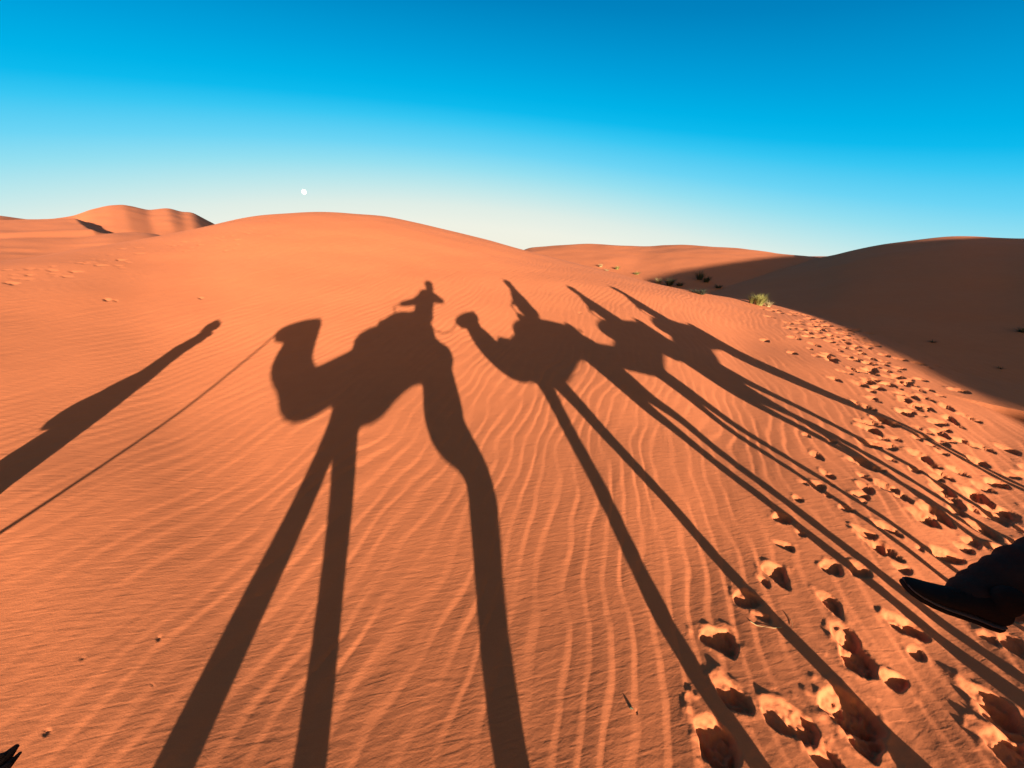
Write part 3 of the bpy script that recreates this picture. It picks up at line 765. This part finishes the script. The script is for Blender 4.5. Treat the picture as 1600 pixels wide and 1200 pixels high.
# ------------------------------------------------------------------ ropes
def rope(label, pts, r=.013):
    P = [Vector(p) for p in pts]; C = []
    for i in range(len(P) - 1):                                 # Catmull-Rom through the points
        a, b, c, d = P[max(i - 1, 0)], P[i], P[i + 1], P[min(i + 2, len(P) - 1)]
        for q in range(8):
            t = q / 8; C.append(.5 * ((2 * b) + (c - a) * t + (2 * a - 5 * b + 4 * c - d) * t * t + (3 * b - a - 3 * c + d) * t ** 3))
    C.append(P[-1])
    me = raw_mesh('rope', [tube(C, [r] * len(C), 8)], P[0]); me.materials.append(M_ROPE)
    o = link(bpy.data.objects.new('rope', me)); o.location = P[0]; tag(o, label, 'rope', 'ropes of the caravan')
    return o
lw = J['l_wrist'] + Vector((0, 0, -.07))
rope('lead rope running from the guide\'s hand to the muzzle of the first camel', [lw, W(-4.05, 3.1, .95), W(-3.86, 2.6, .72), W(-3.55, 1.9, .9), W(-3.2, 1.15, 1.33), W(-2.92, .4, 1.74), T1(-2.62, 0, 2.17)], .017)
rope('slack rope tying the second camel to the first saddle', [T1(.62, 0, 2.16), W(.85, -.2, 2.06), W(1.1, -.08, 2.08), T2(-2.26, 0, 2.26)], .012)
rope('rope between the second and the third camel', [T2(.5, 0, 2.12), T2(.9, 0, 1.92), T3(-2.26, 0, 2.26)], .012)
rope('rope between the third and the last camel', [T3(.5, 0, 2.12), T3(.7, 0, 1.95), T4(-2.26, 0, 2.26)], .012)

# ------------------------------------------------------------------ grass tufts and dry plants
def blade_mesh(name, n, h, spread, rng, lean=0.0, width=.006):
    V, F, Ms = [], [], []
    for i in range(n):
        a = rng.uniform(0, 2 * math.pi); r0 = spread * .28 * math.sqrt(rng.random())
        bx, by = r0 * math.cos(a), r0 * math.sin(a)
        a2 = a + rng.gauss(0, .7); out = spread * rng.uniform(.15, .95); L_ = h * rng.uniform(.45, 1.05)
        ex, ey = bx + math.cos(a2) * out + lean * L_, by + math.sin(a2) * out
        droop = rng.uniform(.0, .35) * L_
        w = width * rng.uniform(.6, 1.3); px_, py_ = -math.sin(a2), math.cos(a2); o = len(V)
        for k_ in range(5):
            t = k_ / 4; x = bx + (ex - bx) * t ** 1.5; y = by + (ey - by) * t ** 1.5; z = L_ * t - droop * t ** 3 - .03
            ww = w * (1 - t) ** .7 + .0006
            V += [(x - px_ * ww, y - py_ * ww, z), (x + px_ * ww, y + py_ * ww, z)]
        for k_ in range(4):
            F.append((o + 2 * k_, o + 2 * k_ + 1, o + 2 * k_ + 3, o + 2 * k_ + 2))
    me = bpy.data.meshes.new(name); me.from_pydata(V, [], F); me.update(); return me
M_GRASS = material('dry_yellow_grass', (.20, .165, .035), .8, .35, 30)
M_GRASS_D = material('dull_green_shrub', (.050, .045, .018), .85, .4, 30)
M_STRAW = material('straw', (.34, .23, .09), .85, .25, 30)
def hit_land(px, py):
    d = ray(px, py); d = d / math.hypot(d[0], d[1]); rs = np.concatenate([np.arange(.4, 40, .02), np.arange(40, 200, .1)])
    z = H + d[2] * rs; g = smooth_land(d[0] * rs, d[1] * rs); i = int(np.argmax(z < g))
    return Vector((d[0] * rs[i], d[1] * rs[i], float(g[i])))
def tuft(label, px, py, n, h, spread, mat, seed, lean=0.0, width=.006, name='grass_tuft', group='grass and shrubs in the hollow'):
    p = hit_land(px, py)
    me = blade_mesh(name, n, h, spread, random.Random(seed), lean, width); me.materials.append(mat)
    o = link(bpy.data.objects.new(name, me)); o.location = p; tag(o, label, 'grass' if name == 'grass_tuft' else 'shrub', group); return o
tuft('large yellow-green grass tuft on the edge of the dark slope', 1186, 477, 420, .62, .46, M_GRASS, 1, .05, .009)
tuft('small pale green tuft close left of the large grass tuft', 1174, 474, 120, .5, .3, M_GRASS, 2, 0, .009)
tuft('low straw-coloured tuft at the right foot of the large grass tuft', 1199, 479, 120, .36, .36, M_STRAW, 3, .15, .007)
tuft('pale yellow tuft where sunlit sand meets the shaded hollow', 1028, 442, 160, .55, .6, M_STRAW, 4, 0, .012)
tuft('dark bushy shrub in the shade just beyond the sunlit dune edge', 1046, 446, 260, .8, .8, M_GRASS_D, 5, 0, .02, 'shrub')
tuft('low dark shrub right of the bushy one in the shade', 1062, 447, 140, .45, .6, M_GRASS_D, 6, 0, .02, 'shrub')
tuft('tallest dark shrub standing farther back on the shaded slope', 1093, 437, 150, 1.0, .8, M_GRASS_D, 7, 0, .02, 'shrub')
tuft('small dark clump beside the tallest shaded shrub', 1103, 441, 120, .7, .7, M_GRASS_D, 8, 0, .025, 'shrub')
tuft('faint low clump alone on the shaded slope', 1122, 450, 90, .4, .6, M_GRASS_D, 9, 0, .02, 'shrub')
tuft('dark flat shrub lying along the dune edge in the shade', 1092, 459, 140, .3, .9, M_GRASS_D, 10, 0, .02, 'shrub')
tuft('leftmost sunlit clump on the far slope, casting a long dark streak', 938, 417, 80, .45, .6, M_STRAW, 11, 0, .018)
tuft('round golden tuft in the middle of the far sunlit slope', 964, 421, 100, .5, .55, M_GRASS, 12, 0, .018)
tuft('golden tuft nearest the shadow edge on the far slope', 995, 429, 100, .4, .6, M_GRASS, 13, 0, .018)
tuft('sparse straw clump between the golden tufts on the far slope', 948, 423, 50, .3, .6, M_STRAW, 14, 0, .015)
tuft('lone dark plant low on the wide shaded slope', 1458, 535, 50, .12, .18, M_GRASS_D, 15, 0, .01, 'shrub')
tuft('tiny dark plant farther right on the shaded slope', 1562, 576, 50, .10, .14, M_GRASS_D, 16, 0, .008, 'shrub')
tuft('dark plant cut by the right picture edge in the shade', 1598, 519, 70, .25, .3, M_GRASS_D, 17, 0, .012, 'shrub')

# ------------------------------------------------------------------ bits lying on the near sand
def sand_z(x, y):
    i = int(np.searchsorted(RR, math.hypot(x, y))); j = int(np.searchsorted(az_f, math.atan2(x, y)))
    return float(GZ[i - 1:i + 1, j - 1:j + 1].mean())
def stick(label, name, pts, r, mat, lift=.004):
    P = []
    for px, py in pts:
        x, y = ground_at(px, py); z = sand_z(x, y); P.append(Vector((x, y, z + lift)))
    me = raw_mesh(name, [tube(P, [r * (.7 + .5 * math.sin(1.7 * i + 1)) for i in range(len(P))], 8)], P[0]); me.materials.append(mat)
    o = link(bpy.data.objects.new(name, me)); o.location = P[0]; tag(o, label, 'twig'); return o
stick('short dark twig end poking out of the rippled sand', 'twig', [(985, 1107), (987, 1110), (989, 1112)], .007, M_GRASS_D, .005)
stick('thin pale root curving over the sand beside the hoof prints', 'root', [(1172, 975), (1182, 980), (1195, 983), (1208, 984), (1220, 984)], .0028, M_STRAW)
stick('fine pale stem lying right of the curved root', 'stem', [(1228, 962), (1236, 975), (1238, 985)], .002, M_STRAW)

# ------------------------------------------------------------------ the moon
dm = ray(475, 300); dm = Vector(dm).normalized()
bm = bmesh.new(); bmesh.ops.create_uvsphere(bm, u_segments=48, v_segments=24, radius=4200 * 3.0 / 640)
me = bpy.data.meshes.new('moon'); bm.to_mesh(me); bm.free(); me.polygons.foreach_set('use_smooth', [True] * len(me.polygons))
mm = bpy.data.materials.new('moon_glow'); mm.use_nodes = True
n, l = mm.node_tree.nodes, mm.node_tree.links
p = n['Principled BSDF']; p.inputs['Base Color'].default_value = (.8, .78, .74, 1); p.inputs['Roughness'].default_value = 1; p.inputs['Specular IOR Level'].default_value = 0
p.inputs['Emission Color'].default_value = (1, .97, .9, 1)  # added emission stands in for sunlight reflected by the moon
t = n.new('ShaderNodeTexNoise'); t.inputs['Scale'].default_value = .05; tc = n.new('ShaderNodeTexCoord'); l.new(tc.outputs['Object'], t.inputs['Vector'])
mr = n.new('ShaderNodeMapRange'); mr.inputs['To Min'].default_value = .10; mr.inputs['To Max'].default_value = .2
l.new(t.outputs['Fac'], mr.inputs['Value']); l.new(mr.outputs[0], p.inputs['Emission Strength'])
me.materials.append(mm)
moon = link(bpy.data.objects.new('moon', me)); moon.location = Vector((0, 0, H)) + dm * 4200; tag(moon, 'small white full moon low over the big dune', 'moon')
